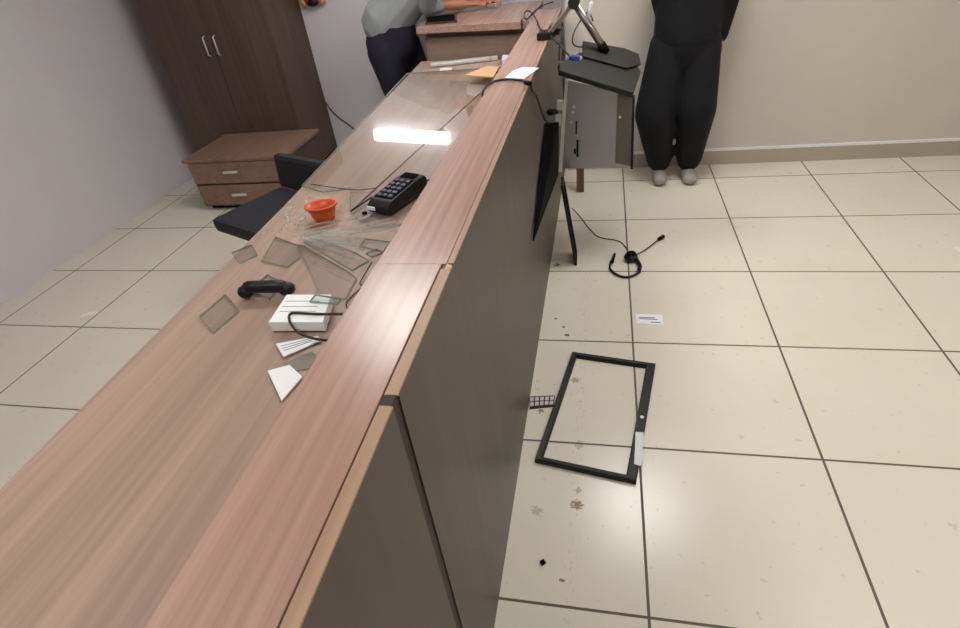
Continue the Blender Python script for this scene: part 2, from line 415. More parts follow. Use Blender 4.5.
shard([(200, 318), (226, 296), (240, 312), (214, 334)], 'glass piece near the left edge of the desk', Z)
shard([(232, 254), (252, 246), (258, 256), (240, 264)], 'small glass piece at the left edge of the desk by the fan', Z)
rnd = random.Random(5)
for k in range(15):
    a = -.16+.55*k/14+rnd.uniform(-.04, .04); r0 = rnd.uniform(2, 34); L = rnd.uniform(16, 46); w_ = rnd.uniform(1.2, 2.8)
    q = [(298+r0*math.cos(a), 237+r0*math.sin(a)), (298+(r0+L)*math.cos(a), 237+(r0+L)*math.sin(a)), (298+(r0+L*.9)*math.cos(a)-.3, 237+(r0+L*.9)*math.sin(a)+w_)]
    if max(x-(395-(y-234)*.62) for x, y in q) > -8: continue
    shard(q, 'thin glass sliver lying among the fan of long shards', Z+.036+.0045*(k % 3), .003, 'thin slivers in the fan of shards', 'glass_bright')
mb = MB()
for k in range(150):
    p = at(rnd.gauss(302, 18), rnd.gauss(216, 9), 2, DESK)
    if p.x < -.80 or abs(p.x+.61) < .07 and abs(p.y-1.5) < .07: continue
    s_ = rnd.uniform(.003, .007)
    mb.box(p+V((0, 0, s_*.5+.0005)), (s_, s_*.8, s_), Matrix.Rotation(rnd.uniform(0, 3), 3, 'Z'))
o = one('glass_crumbs', mb, M['glass_bright'], 'glittering crumbs of broken glass around the orange bowl', 'broken glass'); o['kind'] = 'stuff'

# ------------------------------------------------------------------ things on the desk
# orange bowl, squeezed to an oval
bc = V((-.607, 1.500, DESK+.001)); RZ = Matrix.Rotation(math.radians(12), 3, 'Z')
prof = [(.030, 0), (.034, .002), (.040, .022), (.047, .046), (.0535, .047), (.0535, .051), (.046, .051), (.038, .024), (.031, .006), (.012, .004)]
one('orange_bowl', MB().lathe(prof, bc, 32, 1.02, .78, RZ), M['orange'], 'small orange plastic bowl on the desk', 'bowl')

# card terminal
tc = at(399.5, 200.5, 2, DESK+.0072); tc.z = gz(tc.y)+.0005; ax = V((.36, .93, 0)).normalized(); ay = V((0, 0, 1)); bx = ax.cross(ay)
R3 = Matrix((bx, ax, ay)).transposed()
def T3(x, y, z): return tc+R3@V((x, y, z))
kt = root('card_terminal', tc, 'black card terminal with a keypad beside the counter', 'card terminal')
prof = [(-.125, 0), (-.132, .012), (-.128, .030), (-.10, .046), (.06, .062), (.12, .060), (.13, .045), (.128, 0)]
mb = MB().slab([T3(-.052, y, z) for y, z in prof], R3@V((.104, 0, 0)), bev=.006)
body = mesh('body', mb, M['black'], kt)
sl = math.atan2(.016, .16)
R4 = R3@Matrix.Rotation(sl, 3, 'X')
top = lambda x, y: T3(x, y, .046+(y+.10)*.1)
mesh('keypad_plate', MB().box(top(0, -.015)+V((0, 0, .0005)), (.088, .145, .004), R4), M['blackmatte'], kt)
for i in range(3):
    for j in range(5):
        mesh('key', MB().box(top((i-1)*.027, -.072+j*.028)+V((0, 0, .0045)), (.019, .017, .005), R4, bev=.0015), M['keys'], kt)
mesh('display', MB().box(top(0, .088)+V((0, 0, .0005)), (.07, .035, .003), R4), M['screen'], kt)
lb = mesh('label_sticker', MB().box(T3(-.026, -.1345, .022), (.038, .004, .014), R3), M['white'], kt)
mesh('rubber_foot', MB().span(T3(-.03, .09, 0)-V((.01, .01, 0)), T3(-.03, .09, 0)+V((.01, .01, .001))), M['blackmatte'], kt)
p0 = T3(.036, .10, .03); 
one('terminal_cord', MB().tube([p0, p0+V((.03, .05, -.01)), V((-.26, 1.90, gz(1.9)+.006)), V((-.19, 1.96, gz(1.96)+.004)), V((-.175, 2.03, gz(2.03)+.004))], .003), M['cable'], 'short black cord running from card terminal to counter', 'cord')
kt.scale = (.84, .84, .84); kt.rotation_euler.x = TILT
# thin cord across the sheet
zc = DESK+.0165
one('loose_wire', MB().tube([at(x, y, 2, zc) for x, y in [(311, 184), (330, 187), (346, 189), (358, 190), (368, 189), (377, 188)]], .0016, 6), M['cable'], 'thin dark cord lying across the glass above the orange bowl', 'cord')
one('pen', MB().tube([at(351, 211, 2, DESK+.0145), at(372, 197, 2, DESK+.0165)], .003, 8, False), M['black'], 'thin black stick lying beside the card terminal', 'stick')
one('bottle_cap', MB().lathe([(.008, 0), (.009, .002), (.008, .006), (.004, .007)], at(366, 219, 2, DESK)+V((0, 0, .0175)), 12), M['blackmatte'], 'tiny black cap below the card terminal', 'cap')

# papers and cables at the near end
def pad(pix, z, h, label, name='paper_stack', mat='paper', lines=True):
    pts = [at(x, y, 2, z) for x, y in pix]
    r = root(name, sum(pts, V())/len(pts), label, 'paper')
    mesh('sheets', MB().slab(pts, (0, 0, h), bev=.001), M[mat], r)
    if lines:
        a, b, c, d = pts[0], pts[1], pts[2], pts[3]
        for f in (.25, .45, .62):
            p = a.lerp(d, f).lerp(b.lerp(c, f), .08); q = a.lerp(d, f).lerp(b.lerp(c, f), .8); off = (d-a).normalized()*.0018
            mesh('printed_line', MB().slab([p+V((0, 0, h)), q+V((0, 0, h)), q+off+V((0, 0, h)), p+off+V((0, 0, h))], (0, 0, .0004)), M['ink'], r)
    return r
pad([(290, 303), (334, 303), (326, 331), (272, 331)], DESK+.007, .026, 'white block of paper behind the black cable loop')
pad([(276, 345), (318, 337), (322, 341), (284, 358)], DESK+.003, .004, 'loose white sheets in front of the white paper block')
pad([(268, 372), (290, 366), (303, 378), (282, 402)], DESK+.002, .004, 'white paper at the near end touching the counter', lines=False)
one('grey_card_box', MB().slab([at(x, y, 2, DESK+.001) for x, y in [(283, 364), (312, 351), (318, 358), (314, 368), (290, 372)]], (0, 0, .0009)), M['grey_box'], 'flat grey card between the loose papers', 'card')
hp_ = at(289, 296, 2, DESK)
hs = root('phone_handset', hp_, 'black handset end beside the white paper block', 'handset')
mesh('handle', MB().cone(hp_+V((-.10, -.01, .034)), hp_+V((-.01, .0, .030)), .016, .017), M['black'], hs)
mesh('earpiece', MB().cone(hp_+V((-.004, .0, .0215)), hp_+V((.004, .004, .0215)), .018, .018), M['black'], hs)
mesh('mouthpiece', MB().cone(hp_+V((-.106, -.01, .0215)), hp_+V((-.114, -.014, .0215)), .018, .018), M['black'], hs)
zz = DESK+.036
one('black_cable', MB().tube([at(342, 314, 2, zz), at(318, 314, 2, zz), at(298, 313, 2, zz), at(290, 314, 2, zz), at(290, 322, 2, zz), at(298, 332, 2, zz), at(312, 338, 2, zz-.008), at(328, 340, 2, zz-.02), at(342, 336, 2, zz-.02)], .0032), M['cable'], 'thick black cable looped over the white paper block', 'cable')
zz = DESK+.004
one('thin_cable', MB().tube([at(372, 262, 2, zz+.02), at(366, 272, 2, zz+.01), at(360, 283, 2, zz), at(362, 287, 2, zz), at(352, 296, 2, zz), at(346, 304, 2, zz), at(350, 312, 2, zz)], .0018, 6), M['cable'], 'thin dark cable hugging the counter below the shards', 'cable')

# far end of the desk
zb = DESK+.008
zb = DESK-.010; a, b = at(426, 67.5, 2, zb+.012), at(496, 60, 2, zb+.012)
tl = root('silver_bar', (a+b)/2-V((0, 0, .008)), 'long silver bar lying at the far end of the desk', 'bar')
dn = (b-a).normalized()
mesh('bar_body', MB().box((a+b)/2+V((0, 0, .012)), ((b-a).length*.86, .045, .024), Matrix.Rotation(math.atan2(dn.y, dn.x), 3, 'Z'), bev=.009), M['silver'], tl)
mesh('end_cap', MB().box(a.lerp(b, .98)+V((0, 0, .012)), ((b-a).length*.09, .04, .022), Matrix.Rotation(math.atan2(dn.y, dn.x), 3, 'Z'), bev=.004), M['silver'], tl)
one('white_tag', MB().slab([at(x, y, 2, DESK+.0005) for x, y in [(440, 69), (452, 68.5), (451, 71.5), (440, 72)]], (0, 0, .004)), M['white'], 'small white tag in front of the silver bar', 'tag')
one('white_block', MB().slab([at(x+4, y, 2, DESK+.0005) for x, y in [(498, 65), (505, 65), (506, 60), (499, 60)]], (0, 0, .03)), M['white'], 'small white block between the silver bar and the counter', 'block')
cf = [at(x, y, 2, DESK+.05) for x, y in [(464, 76), (487, 67), (499, 68), (493, 78)]]
one('cardboard_flap', MB().slab(cf, (0, 0, .006)), M['card'], 'pale brown cardboard flap sticking out from under the counter', 'cardboard')
mb = MB(); c0 = sum(cf, V())/4
mb.span(c0+V((0, 0, -.012)), c0+V((.06, .05, -.0005)))
one('dark_box', mb, M['blackmatte'], 'small dark box under the cardboard flap', 'box')

# on the return: mobile phone
pz = H+.0005
ph = [at(x, y, 2, pz) for x, y in [(425, 25), (457.5, 22.5), (456.5, 15), (425, 18.5)]]
pr = root('mobile_phone', sum(ph, V())/4, 'dark brown mobile phone lying on the return counter', 'phone')
mesh('case', MB().slab(ph, (0, 0, .010), bev=.003), M['phone'], pr)
c0 = sum(ph, V())/4
mesh('screen', MB().slab([c0+(p-c0)*.86+V((0, 0, .0101)) for p in ph], (0, 0, .0006)), M['screen'], pr)

# ------------------------------------------------------------------ on the counter top
zt = H+.0006
one('torn_paper', MB().slab([at(x, y, 2, zt) for x, y in [(505, 78), (513, 71), (522, 67.5), (539, 68), (532, 73), (524, 79)]], (0, 0, .0012)), M['paper'], 'torn white paper lying on the counter top', 'paper')
zt = H+.005
one('power_cord', MB().tube([V((-.168, 2.10, DESK+.15)), V((-.167, 2.10, H-.03)), V((-.163, 2.11, zt+.001)), at(494, 81.5, 2, zt), at(508, 79.5, 2, zt), at(521, 80.5, 2, zt), at(526, 82, 2, zt+.001), V((.0075, 2.155, H+.0058)), V((.012, 2.158, H-.02)), at(536, 95, 0, .013), at(540, 107, 0, .014), at(544, 118, 0, .02), at(549, 124, 0, .045)], .0045), M['cable'], 'black power cord crossing the counter top and dropping over its front', 'cord')
one('cord_clip', MB().box(at(528, 83, 2, zt+.012), (.02, .035, .012), Matrix.Rotation(.5, 3, 'Z'), bev=.003), M['blackmatte'], 'black clip on the power cord at the counter edge', 'clip')
zt = H+.004
zt = H+.0062
one('looped_cable', MB().tube([at(553, 2, 2, zt), at(547, 4, 2, zt), at(538, 8, 2, zt), at(530, 16, 2, zt), at(525.5, 19, 2, zt+.01), at(524, 15, 2, zt+.022), at(526, 11, 2, zt+.026), at(531, 12, 2, zt+.02), at(536, 19, 2, zt+.006), at(539, 26, 2, zt), at(541, 30, 2, zt)], .004), M['cable'], 'black cable looped on the counter top by the monitor stand', 'cable')
one('hanging_cable', MB().tube([V((-.215, 3.72, H+.005)), V((-.212, 3.66, H+.006)), V((-.208, 3.632, H-.004)), V((-.205, 3.622, H-.05)), V((-.198, 3.60, H-.12)), V((-.19, 3.56, DESK+.03))], .0045), M['cable'], 'black cable hanging down inside the corner of the two counters', 'cable')

# ------------------------------------------------------------------ the wrecked monitor over the counter front
# stand: foot on the counter, bar up, tube down to the tilted base
A = at(560, 70, 1, 2.84); B_ = at(633, 93, 1, 2.84); C_ = at(582, 42, 1, 3.12)
pn = (B_-A).cross(C_-A).normalized()
pp = lambda x, y, lift=0: on_plane(x, y, A, pn)+pn*lift
ms = root('monitor_stand', at(548, 36, 2, H), 'bent grey metal monitor stand hooked over the counter with its base hanging', 'monitor stand')
bp = mesh('base_plate', MB().slab([pp(x, y, -.028) for x, y in [(559, 63), (580, 52), (638, 66), (641, 72), (634, 93), (560, 70.5)]], pn*.028, bev=.004), M['grey_plastic'], ms)
mesh('raised_plate', MB().slab([pp(x, y, .0005) for x, y in [(582, 43), (623, 50), (638, 56), (640, 66), (626, 70), (582, 58)]], pn*.012, bev=.003), M['grey_plastic'], ms)
foot = at(547, 36, 2, H+.012); apex = at(574, 2, 1, 3.04); neck = pp(605, 54, .012)
mesh('neck_tube', MB().tube([neck, neck.lerp(apex, .3), apex], .018, 16, False), M['tube'], ms)
mesh('neck_collar', MB().tube([neck-pn*.002, neck+(apex-neck).normalized()*.045], .023, 16, False), M['blackmatte'], ms)
dv = (apex-foot).normalized(); sd = V((0, 1, 0)); nn = dv.cross(sd).normalized(); sd = nn.cross(dv)
Rb = Matrix((sd, nn, dv)).transposed()
mesh('support_arm', MB().box((foot+apex)/2+dv*.01, (.055, .022, (apex-foot).length), Rb, bev=.007), M['tube'], ms)
mesh('hinge', MB().tube([apex-sd*.035, apex+sd*.035], .027, 16, False), M['grey_plastic'], ms)
mesh('foot_block', MB().box(foot+V((-.002, 0, .006)), (.075, .10, .034), Matrix.Rotation(-.2, 3, 'Z'), bev=.007), M['black'], ms)
mesh('foot_bracket', MB().box(foot+V((.035, .05, .02)), (.06, .09, .03), Matrix.Rotation(.35, 3, 'Y'), bev=.006), M['grey_plastic'], ms)
one('white_plug', MB().cone(apex+V((.075, .01, -.055)), apex+V((.082, .01, -.015)), .013, .009), M['white'], 'small white plug beside the monitor stand hinge', 'plug')
one('stand_cable', MB().tube([apex.lerp(neck, .35)+V((.036, -.04, 0)), pp(583, 27, .08), pp(575, 34, .05), pp(571, 42, .03), pp(573, 48, .016), pp(582, 51, .02)], .004), M['cable'], 'black cable hanging in a curve behind the stand base', 'cable')

# display chassis
YC = 2.90
ch = root('display_panel', at(596, 168, 1, YC), 'bare grey metal back of a monitor hanging beside the counter', 'monitor')
q = [at(x, y, 1, YC) for x, y in [(564, 80), (634, 96), (632, 168), (560.5, 168.5)]]
mesh('metal_back', MB().slab(q, (0, .018, 0), bev=.002), M['metal'], ch)
q = [at(x, y, 1, YC-.003) for x, y in [(617.5, 94), (632, 97), (630.5, 166), (615, 163)]]
mesh('side_strip', MB().slab(q, (0, .003, 0)), M['strip'], ch)
q = [at(x, y, 1, YC-.006) for x, y in [(632.5, 96), (635, 96.5), (633, 169), (630.5, 169)]]
mesh('black_edge', MB().slab(q, (0, .026, 0)), M['black'], ch)
q = [at(x, y, 1, YC-.012) for x, y in [(565.5, 80), (568, 80), (565, 120), (562, 172), (558.5, 172), (562, 120)]]
mesh('silver_edge', MB().slab(q, (0, .03, 0)), M['silver'], ch)
for x, y in [(574, 107), (573, 112), (620, 117), (571, 122)]:
    c = at(x, y, 1, YC-.001)
    mesh('screw', MB().tube([c, c-V((0, .006, 0))], .007, 10, False), M['silver'], ch)
for (x0, y0, x1, y1) in [(575.5, 121, 577, 134), (576.5, 140, 578.5, 157), (574, 149, 576, 154)]:
    mesh('slot', MB().slab([at(x, y, 1, YC-.0015) for x, y in [(x0, y0), (x1, y0), (x1, y1), (x0, y1)]], (0, .0012, 0)), M['blackmatte'], ch)
for (x0, y0, x1, y1) in [(557, 101, 563, 110), (555.5, 116, 561, 126)]:
    mesh('connector', MB().slab([at(x, y, 1, YC-.02) for x, y in [(x0, y0), (x1, y0), (x1, y1), (x0, y1)]], (0, .03, 0)), M['silver'], ch)
mesh('power_plug', MB().cone(at(550, 112, 0, .03), at(556, 112, 1, YC-.03), .016, .012), M['blackmatte'], ch)

# blue video plug and its lead
b0 = at(571, 57.5, 1, 2.83); b1 = at(578, 58, 1, 2.83)
vp = root('video_plug', (b0+b1)/2, 'blue video plug with black lead over the stand base', 'cable')
mesh('plug', MB().cone(b0, b1, .013, .014, .008, .008), M['blue'], vp)
mesh('pins', MB().cone(b1, b1+(b1-b0)*.35, .010, .010, .006, .006), M['silver'], vp)
mesh('lead', MB().tube([b0, at(566, 52, 1, 2.86), at(560, 45, 1, 2.9), at(553, 39, 1, 2.95), at(551, 36, 1, 2.97)], .0045), M['cable'], vp)
one('grey_lead', MB().tube([at(561, 30, 1, 3.25), at(563, 22, 1, 3.3), at(563, 30, 1, 3.2), at(560, 45, 1, 3.1), at(559, 60, 1, 3.05)], .0035), M['cable'], 'thin dark lead dangling between the foot block and counter front', 'cable')

# black back cover against the counter front
q = [V((.006, 1.955, .55)), V((.046, 2.78, .49)), V((.050, 2.86, .74)), V((.006, 2.66, .80))]
bc_ = root('monitor_cover', (.03, 2.5, .45), 'black monitor cover hanging flat against the counter front', 'monitor cover')
mesh('shell', MB().slab(q, (.006, 0, 0), bev=.001), M['screen'], bc_)
c0 = sum(q, V())/4
mesh('inner_panel', MB().slab([c0+(p-c0)*.86+V((.0065, 0, 0)) for p in q], (.002, 0, 0)), M['blackmatte'], bc_)

# thin black panel leaning beside the counter foot
q = [V((.150, 2.665, .0)), V((.145, 2.80, .0)), V((.078, 2.80, .47)), V((.082, 2.68, .47))]
lp = root('leaning_panel', (.12, 2.85, 0), 'thin black screen panel standing on the tiles against the wreck', 'screen panel')
mesh('shell', MB().slab([p+V((.0, 0, .001)) for p in q], (-.014, 0, -.0005), bev=.002), M['black'], lp)
c0 = sum(q, V())/4
mesh('screen', MB().slab([c0+(p-c0)*.9+V((.0008, 0, .001)) for p in q], (.0012, 0, 0)), M['screen'], lp)

# wooden stick
one('wooden_stick', MB().box((.13, 3.66, .3005), (.05, .035, .60), None, bev=.006), M['stick'], 'short brown wooden post standing on the tiles behind the monitor back', 'post')

# ------------------------------------------------------------------ on the tiles
# screen bezel
bc = V((.2845, 1.565, 0)); u = V((.985, -.168, 0)).normalized(); v = V((.168, .985, 0)).normalized()
bz = root('empty_frame', bc, 'empty black monitor frame lying flat on the floor tiles', 'monitor frame')
def bar(u0, u1, v0, v1, h0, h1, inner):
    """one side of the frame: outer height h1, inner lip lower"""
    P = lambda a, b, z: bc+u*a+v*b+V((0, 0, z))
    return P
W2, L2 = .179, .312; bw = .024; chin = .036
def ringpts(du0, du1, dv0, dv1, z): return [bc+u*a+v*b+V((0, 0, z)) for a, b in ((-W2+du0, -L2+dv0), (W2-du1, -L2+dv0), (W2-du1, L2-dv1), (-W2+du0, L2-dv1))]
rings = [ringpts(0, 0, 0, 0, .0005), ringpts(0, 0, 0, 0, .016), ringpts(.004, .004, .004, .004, .02), ringpts(bw-.005, chin-.005, bw-.005, bw-.005, .019), ringpts(bw, chin, bw, bw, .010), ringpts(bw, chin, bw, bw, .0005)]
names = ['bottom_rail', 'chin_rail', 'top_rail', 'side_rail']
for i in range(4):
    mb = MB(); j = (i+1) % 4
    A_ = [mb.bm.verts.new(r_[i]) for r_ in rings]; B2 = [mb.bm.verts.new(r_[j]) for r_ in rings]
    for k in range(6): mb.bm.faces.new((A_[k], B2[k], B2[(k+1) % 6], A_[(k+1) % 6]))
    mb.bm.faces.new(A_); mb.bm.faces.new(B2[::-1])
    mesh(names[i], mb, M['black'], bz)
ec = on_plane(642, 417, V((0, 0, .0205)), V((0, 0, 1)))
em = mesh('emblem', MB().lathe([(.0075, 0), (.0075, .001), (.0055, .0012), (.0055, .0004)], ec-V((0, 0, .0003)), 20), M['silver'], bz); em['label'] = 'small round light emblem'
lt = MB()
for ox, h in ((-.0018, .006), (.0018, .004)):
    lt.box(ec+u*ox+V((0, 0, .0007)), (.0009, h, .0006))
mesh('emblem_letters', lt, M['silver'], bz)
q = [on_plane(x, y, V((0, 0, .0205)), V((0, 0, 1))) for x, y in [(635.5, 432), (643.5, 432.5), (644, 440), (642.5, 449), (644, 458), (640.5, 466), (634, 464), (635, 449)]]
st = mesh('sticker', MB().slab(q, (0, 0, .001)), M['paper'], bz); st['label'] = 'crumpled white paper sticker on the chin'
q2 = [on_plane(x, y, V((0, 0, .0205)), V((0, 0, 1))) for x, y in [(647.5, 385), (649, 385.2), (646.5, 401), (645, 401)]]
mesh('printed_mark', MB().slab(q2, (0, 0, .0006)), M['grey_plastic'], bz)

# strip of pale keys
q = [at(x, y, 2, .0005) for x, y in [(529.5, 397), (555, 396), (553.5, 407), (529.5, 409.5)]]
ks = root('button_strip', sum(q, V())/4, 'black strip with two rows of pale buttons by the counter foot', 'button strip')
mesh('backing', MB().slab(q, (0, 0, .004), bev=.001), M['black'], ks)
for i in range(5):
    for j in range(2):
        f0, f1 = (i+.14)/5, (i+.86)/5; g0, g1 = .12+j*.4, .12+j*.4+.30
        L_ = lambda f, g: q[0].lerp(q[1], f).lerp(q[3].lerp(q[2], f), g)+V((0, 0, .0041))
        mesh('button', MB().slab([L_(f0, g0), L_(f1, g0), L_(f1, g1), L_(f0, g1)], (0, 0, .002)), M['pinkkeys'], ks)

# paper label, chip
q = [at(x, y, 2, .0004) for x, y in [(636, 314), (662.5, 315), (663.5, 325), (636.5, 323.5)]]
fl = root('paper_label', sum(q, V())/4, 'white paper label lying on the floor tiles near the headset', 'label')
mesh('sheet', MB().slab(q, (0, 0, .0008)), M['paper'], fl)
L_ = lambda f, g: q[0].lerp(q[1], f).lerp(q[3].lerp(q[2], f), g)+V((0, 0, .0009))
for f0, f1, g in ((.1, .7, .3), (.1, .8, .45), (.55, .9, .75)):
    mesh('printed_line', MB().slab([L_(f0, g), L_(f1, g), L_(f1, g+.08), L_(f0, g+.08)], (0, 0, .0003)), M['ink'], fl)
one('black_chip', MB().box(at(543, 563, 2, 0)+V((0, 0, .005)), (.014, .014, .009), Matrix.Rotation(.7, 3, 'Z'), bev=.001), M['blackmatte'], 'small black plastic chip on the near tiles', 'chip')

# headset
hd = root('headset', at(631, 258, 2, 0), 'black headset with microphone boom lying on the tiles', 'headset')
e0 = at(631, 257, 2, .022)
mesh('ear_cup', MB().lathe([(.020, -.02), (.034, -.016), (.038, 0), (.034, .014), (.022, .02)], e0+V((0, 0, .0)), 24), M['black'], hd)
mesh('ear_pad', MB().lathe([(.012, .0195), (.026, .0195), (.026, .026), (.018, .028), (.012, .024)], e0, 24), M['blackmatte'], hd)
pts = [at(637, 260, 2, .018), at(640, 266, 2, .015), at(638.5, 272, 2, .0125), at(632, 276, 2, .009), at(624, 277, 2, .009), at(615, 273.5, 2, .009), at(610, 268, 2, .012), at(611, 261, 2, .016)]
mesh('headband', MB().tube(pts, .006), M['black'], hd)
mesh('band_sleeve', MB().tube(pts[:3], .011), M['black'], hd)
mesh('temple_pad', MB().cone(at(612, 262, 2, .018), at(614.5, 254, 2, .02), .010, .007), M['blackmatte'], hd)
mm = at(659, 239, 2, .014)
mesh('mic_boom', MB().tube([at(636, 255, 2, .02), at(645, 250, 2, .018), at(653, 244, 2, .016), mm], .0038), M['black'], hd)
mesh('microphone', MB().cone(mm, mm+V((.025, .03, 0)), .011, .011), M['blackmatte'], hd)
cpts = [at(627, 249, 2, .01), at(622, 243, 2, .004), at(615, 240, 2, .004), at(605, 238.5, 2, .004), at(597, 236, 2, .004), at(589, 228, 2, .004), at(582, 219, 2, .004), at(577, 213, 2, .004), at(572, 208, 2, .02)]
mesh('headset_cord', MB().tube(cpts, .0028, 6), M['cable'], hd)

# ------------------------------------------------------------------ furniture at the back left
tc_ = root('tall_cabinet', (-2.6, 4.4, 0), 'tall dark brown cabinet against the grey back wall', 'cabinet')
CX = -2.13
mesh('body', MB().span((CX-1.0, 4.13, .06), (CX, YW-.016, 2.0), bev=.003), M['dark_wood'], tc_)
mesh('plinth', MB().span((CX-.98, 4.16, 0), (CX-.02, YW-.02, .059)), M['blackmatte'], tc_)
for k in range(2):
    x0 = CX-1.0+.004+k*.498
    d = mesh('door', MB().span((x0, 4.108, .07), (x0+.494, 4.129, 1.99), bev=.003), M['dark_wood'], tc_)
    hx = x0+(.45 if k == 0 else .04)
    mesh('handle', MB().tube([(hx, 4.108, 1.0), (hx, 4.085, 1.01), (hx, 4.085, 1.13), (hx, 4.108, 1.14)], .006, 8, False), M['silver'], d)
lu = root('low_cabinet', (-2.4, 3.8, 0), 'low brown cabinet in front of the tall dark cabinet', 'cabinet')
mesh('body', MB().span((CX-.65, 3.52, .03), (CX+.165, 4.09, .385), bev=.002), M['dark_wood'], lu)
mesh('top_board', MB().span((CX-.68, 3.50, .386), (CX+.18, 4.10, .41), bev=.003), M['bench_wood'], lu)
for k in range(2):
    dr = mesh('drawer', MB().span((CX-.64, 3.502, .045+k*.175), (CX+.155, 3.519, .205+k*.175), bev=.002), M['bench_wood'], lu)
    mesh('handle', MB().span((CX-.36, 3.488, .12+k*.18), (CX-.24, 3.501, .135+k*.18)), M['silver'], dr)
mesh('plinth', MB().span((CX-.62, 3.55, 0), (CX, 4.08, .029)), M['blackmatte'], lu)

# black office chair behind the desk
oc = V((-1.50, 2.52, 0)); ca = math.radians(-25)
RC = Matrix.Rotation(ca, 3, 'Z')
oo = root('office_chair', oc, 'black office chair pushed in behind the desk', 'chair')
mesh('seat', MB().box(oc+V((0, 0, .42)), (.50, .48, .08), RC, bev=.03), M['chairfab'], oo)
mb = MB()
bkc = oc+RC@V((0, .26, .555))
mb.box(bkc, (.46, .06, .20), RC@Matrix.Rotation(-.12, 3, 'X'), bev=.028)
mesh('backrest', mb, M['chairfab'], oo)
mesh('back_support', MB().tube([oc+V((0, 0, .365)), oc+RC@V((0, .27, .37)), oc+RC@V((0, .315, .56))], .018), M['black'], oo)
mesh('gas_lift', MB().tube([oc+V((0, 0, .09)), oc+V((0, 0, .375))], .024, 12, False), M['black'], oo)
for k in range(5):
    a = k*2*math.pi/5; e = oc+V((math.cos(a)*.27, math.sin(a)*.27, .075))
    lg = mesh('leg', MB().tube([oc+V((0, 0, .10)), e], [.024, .016], 8, False), M['black'], oo)
    mesh('caster', MB().tube([e+V((-math.sin(a)*.018, math.cos(a)*.018, -.047)), e+V((math.sin(a)*.018, -math.cos(a)*.018, -.047))], .027, 12, False), M['blackmatte'], lg)

# cable on the wall
zy = YW-.008
one('wall_cable', MB().tube([at(x, y, 1, zy) for x, y in [(309, 66), (313, 78), (318, 90), (324, 100), (331, 110), (339, 118), (349, 125), (356, 131), (362, 139)]], .005), M['cable'], 'thin black cable sagging down the grey wall beside the cabinet', 'cable')
# small ornament on the wall
oc_ = at(314, 1, 1, YW)
wo = root('wall_ornament', oc_-V((0, .01, .05)), 'small red and black ornament on the grey wall', 'ornament')
mesh('body', MB().ell(oc_+V((0, -.035, .05)), (.09, .034, .085)), M['red'], wo)
mesh('black_base', MB().ell(oc_+V((.01, -.05, -.005)), (.045, .03, .03)), M['black'], wo)
for sx in (-.075, .085): mesh('side_piece', MB().ell(oc_+V((sx, -.035, .02)), (.03, .025, .05)), M['tan'], wo)

# ------------------------------------------------------------------ people
def hand(mb, wrist, fwd, up, side, curl=.5, s=1.0):
    """palm, four fingers and a thumb; side = towards the thumb"""
    fwd, up, side = V(fwd).normalized(), V(up).normalized(), V(side).normalized()
    palm = wrist+fwd*.085*s
    mb.cone(wrist+fwd*.005, palm, .016*s, .016*s, .028*s, .038*s, side=side)
    for i, (o, L) in enumerate(((.030, .070), (.010, .080), (-.010, .074), (-.029, .058))):
        p = palm+side*o*s; d = fwd; r = .0088*s
        for k, f in enumerate((.45, .32, .25)):
            ang = curl*(k+.4)*.6
            d = (fwd*math.cos(ang)-up*math.sin(ang)); q_ = p+d*L*f*s
            mb.cone(p, q_, r, r*.9); p = q_; r *= .9
    p = wrist+fwd*.025*s+side*.022*s
    for f, dd in ((.045, side*.75+fwd*.7-up*.15), (.032, side*.35+fwd*.9-up*.2)):
        q_ = p+V(dd).normalized()*f*s; mb.cone(p, q_, .011*s, .0095*s); p = q_
def head(parent, mb, c, fwd, hair=True):
    """adds the skull, nose, ears, neck to mb; eyes, lips and hair as children"""
    f = V(fwd).normalized(); s = V((-f.y, f.x, 0)).normalized(); u_ = f.cross(s)*1.0
    if u_.z < 0: u_ = -u_
    Rm = Matrix((s, f, u_)).transposed()
    mb.ell(c, (.076, .095, .112), Rm); mb.ell(c+f*.035-u_*.065, (.052, .055, .055), Rm)
    mb.cone(c+f*.09+u_*.015, c+f*.108-u_*.025, .010, .016)
    for k in (-1, 1): mb.ell(c+s*.078*k-f*.005-u_*.01, (.012, .022, .034), Rm)
    for k in (-1, 1):
        e = mesh('eye', MB().ell(c+s*.032*k+f*.083+u_*.006, (.013, .010, .010), Rm), M['eye'], parent)
        mesh('iris', MB().ell(c+s*.032*k+f*.0915+u_*.006, (.006, .003, .006), Rm), M['iris'], e)
        mesh('eyebrow', MB().ell(c+s*.033*k+f*.090+u_*.028, (.020, .006, .005), Rm), M['hair'], parent)
    mesh('lips', MB().ell(c+f*.088-u_*.068, (.024, .008, .009), Rm), M['lips'], parent)
    hm = MB().ell(c-f*.014+u_*.022, (.086, .096, .108), Rm).ell(c-f*.045-u_*.03, (.074, .06, .085), Rm)
    mesh('hair', hm, M['hair'], parent)

